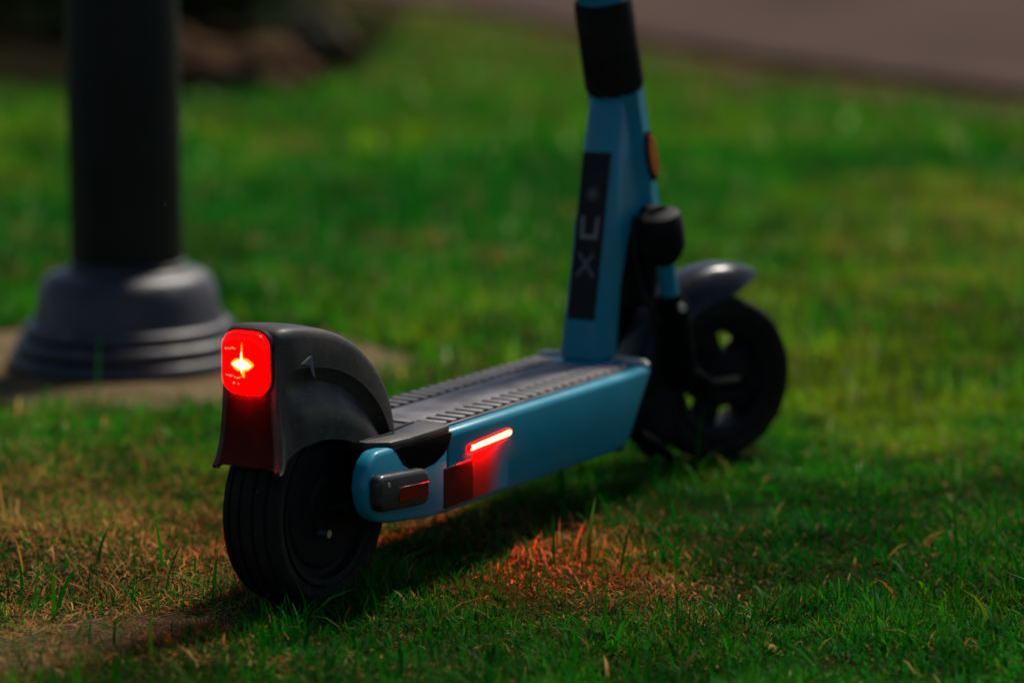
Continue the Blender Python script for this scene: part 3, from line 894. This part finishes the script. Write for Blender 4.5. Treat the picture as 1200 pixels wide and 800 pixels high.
# amber side reflectors on the head tube
for s in (-1, 1):
    bm = bmesh.new()
    n = 20
    zc = 0.4365
    def el(k, off, sc_):
        a = 2 * math.pi * k / n
        z = zc + 0.033 * sc_ * math.sin(a)
        return (ax(z) + 0.012 * sc_ * math.cos(a) + 0.004, s * off, z)
    for off0, off1, sc_, nm, mm in ((0.025, 0.0395, 1.0, 'reflector_case', 'black_metal'), (0.0385, 0.0425, 0.82, 'amber_reflector', 'amber')):
        bm = bmesh.new()
        A = [bm.verts.new(el(k, off0, sc_)) for k in range(n)]; B = [bm.verts.new(el(k, off1, sc_)) for k in range(n)]
        bm.faces.new(A); bm.faces.new(B[::-1])
        for k in range(n):
            bm.faces.new((A[k], B[k], B[(k + 1) % n], A[(k + 1) % n]))
        bevel(bm, 0.0015, 2, 50)
        o = link(nm, to_mesh(bm), mm, sc if nm == 'reflector_case' else rc_o, 40)
        if nm == 'reflector_case': rc_o = o

# --- fork and front wheel, steered to the right
ST = R(27)
E = Vector((math.cos(ST), -math.sin(ST), 0))            # forward of the steered wheel (x forward, y left)
P = Vector((-math.sin(ST), -math.cos(ST), 0))           # its right-hand side (towards the camera)
AXL = Vector((0.932, -0.033, RW + 0.002))
fork = link('fork_crown', to_mesh(bm := tube([Vector((ax(0.352), 0, 0.352)) - P * 0.064, Vector((ax(0.352), 0, 0.352)) + P * 0.064], 0.021, 20)), 'black_metal', sc, 40)
dn = Vector((RK, 0, -1)).normalized()
for s in (-1, 1):
    top = Vector((ax(0.362), 0, 0.362)) + P * (0.060 * s)
    link('fork_cap', to_mesh(tube([top - dn * 0.004, top, top + dn * 0.012, top + dn * 0.045, top + dn * 0.062, top + dn * 0.068], [0.020, 0.027, 0.0305, 0.030, 0.021, 0.014], 28)), 'black_metal', fork, 40)
    link('cap_bolt', to_mesh(tube([top - dn * 0.006 + E * 0.008, top + dn * 0.002 + E * 0.008], 0.0055, 10)), 'silver', fork, 40)
    a = top + dn * 0.06
    b = top + dn * 0.125
    link('fork_tube', to_mesh(tube([a, b], 0.0125, 20)), 'teal', fork, 40)
    c = top + dn * 0.235
    link('fork_leg', to_mesh(tube([b - dn * 0.012, b, b + dn * 0.01, c, c + dn * 0.012], [0.016, 0.022, 0.023, 0.0225, 0.015], 24)), 'matte_black', fork, 40)
    link('leg_bolt', to_mesh(tube([b + P * (0.021 * s) + dn * 0.004, b + P * (0.027 * s) + dn * 0.004], 0.006, 10)), 'silver', fork, 40)
    hub = AXL + P * (0.058 * s)
    link('link_arm', to_mesh(tube([c - dn * 0.02, c.lerp(hub, 0.5) + Vector((0, 0, -0.006)), hub], [0.012, 0.008, 0.010], 16)), 'matte_black', fork, 40)
    link('axle_nut', to_mesh(tube([hub - P * (0.006 * s), hub + P * (0.012 * s)], 0.011, 6)), 'matte_black', fork, 30)
link('steerer_brace', to_mesh(tube([(ax(0.345), 0, 0.345), (ax(0.300) - 0.005, 0, 0.300), (ax(0.235) - 0.02, 0, 0.235)], [0.034, 0.036, 0.022], 24)), 'black_metal', fork, 40)
link('brake_hose', to_mesh(tube([(0.705, -0.028, 0.36), (0.694, -0.034, 0.32), (0.700, -0.040, 0.27), (0.735, -0.045, 0.225), (0.79, -0.06, 0.19)], 0.004, 8)), 'rubber', fork, 60)

hdg = -ST
fw = link('front_wheel', to_mesh(move(lathe([(0.0, -0.030), (0.032, -0.030), (0.038, -0.024), (0.038, 0.024), (0.032, 0.030), (0.0, 0.030)], 40, 'y'), AXL, hdg)), 'black_metal', sc)
bm = lathe([(0.066, -0.024), (0.080, -0.029), (0.086, -0.022), (0.086, 0.022), (0.080, 0.029), (0.066, 0.024)], 64, 'y', closed=True)
link('rim', to_mesh(move(bm, AXL, hdg)), 'black_metal', fw, 35)
for k in range(5):
    bm = box((0.052, 0, 0), (0.052, 0.026, 0.036), 0.006, 2)
    bmesh.ops.rotate(bm, cent=(0, 0, 0), matrix=Matrix.Rotation(R(72 * k + 36), 3, 'Y'), verts=bm.verts)
    link('spoke', to_mesh(move(bm, AXL, hdg)), 'black_metal', fw, 35)
make_tyre(fw, AXL, hdg, RW, 0.031, 0.030)
# front fender
bm = bmesh.new()
rows = []
for k in range(29):
    a = R(222 - 153 * k / 28)
    r0 = 0.150 + 0.004 * math.sin(a)
    w = 0.047 * (1 - 0.5 * (max(0, abs(k - 14) / 14 - 0.7) / 0.3) ** 2)
    row = []
    for j in range(-7, 8):
        t = j / 7
        rr = r0 + 0.004 - 0.044 * (1 - 0.75 * max(0, (k - 22) / 6) ** 2) * abs(t) ** 3.6
        q = AXL + E * (rr * math.cos(a)) + Vector((0, 0, rr * math.sin(a))) + P * (w * (t if abs(t) < 0.9 else math.copysign(0.9 + (abs(t) - 0.9) * 0.4, t)))
        row.append(bm.verts.new(q))
    rows.append(row)
for a, b in zip(rows, rows[1:]):
    for j in range(14):
        bm.faces.new((a[j], a[j + 1], b[j + 1], b[j]))
bmesh.ops.recalc_face_normals(bm, faces=bm.faces)
bmesh.ops.solidify(bm, geom=bm.faces[:], thickness=0.0025)
ffn = link('front_fender', to_mesh(bm), 'fender_grey', sc, 50)

# kickstand under the deck
bm = tube([(0.640, -0.070, 0.088), (0.700, -0.064, 0.066), (0.810, -0.035, 0.022), (0.828, -0.030, 0.016)], [0.010, 0.008, 0.007, 0.009], 12)
link('kickstand', to_mesh(bm), 'matte_black', sc, 40)

# handlebar above the frame of the picture
hb = Vector((ax(1.085), 0, 1.085))
Pb = Vector((-math.sin(ST), -math.cos(ST), 0)); Eb = E
pts = [hb - Pb * 0.24 - Eb * 0.05, hb - Pb * 0.14 - Eb * 0.02, hb - Pb * 0.05, hb + Pb * 0.05, hb + Pb * 0.14 - Eb * 0.02, hb + Pb * 0.24 - Eb * 0.05]
bar = link('handlebar', to_mesh(tube(pts, 0.0125, 16)), 'black_metal', sc, 40)
for s in (-1, 1):
    a = hb + Pb * (0.150 * s) - Eb * 0.023; b = hb + Pb * (0.262 * s) - Eb * 0.0555
    link('grip', to_mesh(tube([a, a.lerp(b, 0.05), b], [0.015, 0.0175, 0.0175], 18)), 'rubber', bar, 40)
    link('brake_lever', to_mesh(tube([hb + Pb * (0.10 * s) + Eb * 0.015, hb + Pb * (0.15 * s) + Eb * 0.03, hb + Pb * (0.23 * s) + Eb * 0.005], [0.006, 0.006, 0.005], 10)), 'black_metal', bar, 40)
link('display', to_mesh(box(hb + Vector((0, 0, 0.014)), (0.09, 0.07, 0.035), 0.01, 3, Matrix.Rotation(-ST, 3, 'Z'))), 'black_metal', bar, 40)

# ------------------------------------------------------------------ background bed: rocks and shrubs
def rock(loc, s, m, seed, label):
    bm = bmesh.new()
    bmesh.ops.create_icosphere(bm, subdivisions=4, radius=1)
    for v in bm.verts:
        p = v.co * 1.3 + Vector((seed * 3.1, seed, 0))
        from mathutils import noise as mn
        k = 1 + 0.35 * mn.noise(p) + 0.16 * mn.noise(p * 2.7) + 0.06 * mn.noise(p * 7)
        v.co = Vector((v.co.x * s[0], v.co.y * s[1], v.co.z * s[2])) * k
        if v.co.z < -0.25 * s[2]: v.co.z = -0.25 * s[2]
    o = link('rock', to_mesh(bm), m, None, 180, label=label, category='rock', group='rocks along the edge of the dark bed')
    o.location = loc
rock((-0.95, 10.6, 0.03), (0.24, 0.18, 0.14), 'rock', 1, 'reddish brown rock at the front edge of the bed beside the post')
rock((-1.33, 11.1, 0.05), (0.20, 0.16, 0.15), 'rock', 2, 'dark brown rock half hidden behind the black post')
rock((-0.86, 12.3, 0.06), (0.17, 0.15, 0.17), 'rock_pale', 4, 'pale rounded rock at the far right end of the bed')

def shrub(loc, rx, ry, h, n, leaf, cols, label):
    r = empty('shrub', loc, 0, label=label, category='shrub', group='dark shrubs growing in the mulch bed')
    bm = bmesh.new()
    for k in range(9):
        a = random.uniform(0, 6.28); t = random.uniform(0.3, 0.8)
        e = Vector((rx * t * math.cos(a), ry * t * math.sin(a), h * random.uniform(0.55, 0.9)))
        tube([(0.02 * math.cos(a), 0.02 * math.sin(a), -0.02), e * 0.5 + Vector((0, 0, h * 0.1)), e], [0.018, 0.011, 0.004], 7, bm=bm)
    link('stem', to_mesh(bm), 'bark', r)
    m = 46
    cc = rng.normal(0, 0.48, (m, 3)); cc[:, 2] = np.abs(rng.normal(0.5, 0.25, m))
    cc = np.clip(cc, [-0.9, -0.9, 0.12], [0.9, 0.9, 0.95]) * np.array([rx, ry, h])
    tone = rng.random(m)
    idx = rng.integers(0, m, n)
    pos = cc[idx] + rng.normal(0, 1, (n, 3)) * np.array([0.13 * rx, 0.13 * ry, 0.09 * h])
    pos[:, 2] = np.clip(pos[:, 2], 0.02, None)
    d = rng.normal(0, 1, (n, 3)); d[:, 2] = d[:, 2] * 0.5 + 0.2; d /= np.linalg.norm(d, axis=1)[:, None]
    q = np.cross(d, rng.normal(0, 1, (n, 3))); q /= np.linalg.norm(q, axis=1)[:, None]
    L = leaf * (0.6 + 0.8 * rng.random(n))[:, None]
    V = np.stack([pos, pos + d * L * 0.5 + q * L * 0.3, pos + d * L, pos + d * L * 0.5 - q * L * 0.3], 1).reshape(-1, 3)
    F = np.arange(n * 4).reshape(n, 4)
    me = bpy.data.meshes.new('foliage')
    me.from_pydata(V.tolist(), [], F.tolist())
    a = me.attributes.new('tint', 'FLOAT_COLOR', 'POINT')
    c0, c1 = np.array(cols[0]), np.array(cols[1])
    c = c0 + (c1 - c0) * np.clip(tone[idx] * 0.7 + rng.random(n) * 0.4, 0, 1)[:, None]
    a.data.foreach_set('color', np.repeat(np.concatenate([c, np.ones((n, 1))], 1), 4, 0).reshape(-1).astype(np.float32))
    link('foliage', me, 'leaf', r, 180)
G = ((0.012, 0.030, 0.010), (0.040, 0.060, 0.020))
shrub((-1.55, 14.2, 0), 0.75, 0.6, 0.95, 5200, 0.085, G, 'low dark green shrub behind the rocks and right of the post')
shrub((-3.0, 14.4, 0), 0.8, 0.6, 1.05, 5200, 0.085, G, 'dark green shrub at the far left beyond the post')
shrub((-1.55, 16.4, 0), 0.6, 0.6, 0.8, 4200, 0.085, G, 'small dark shrub farthest back beside the pavement')
shrub((-2.3, 17.0, 0), 0.9, 0.7, 1.25, 5200, 0.09, G, 'largest dark shrub at the back of the bed')
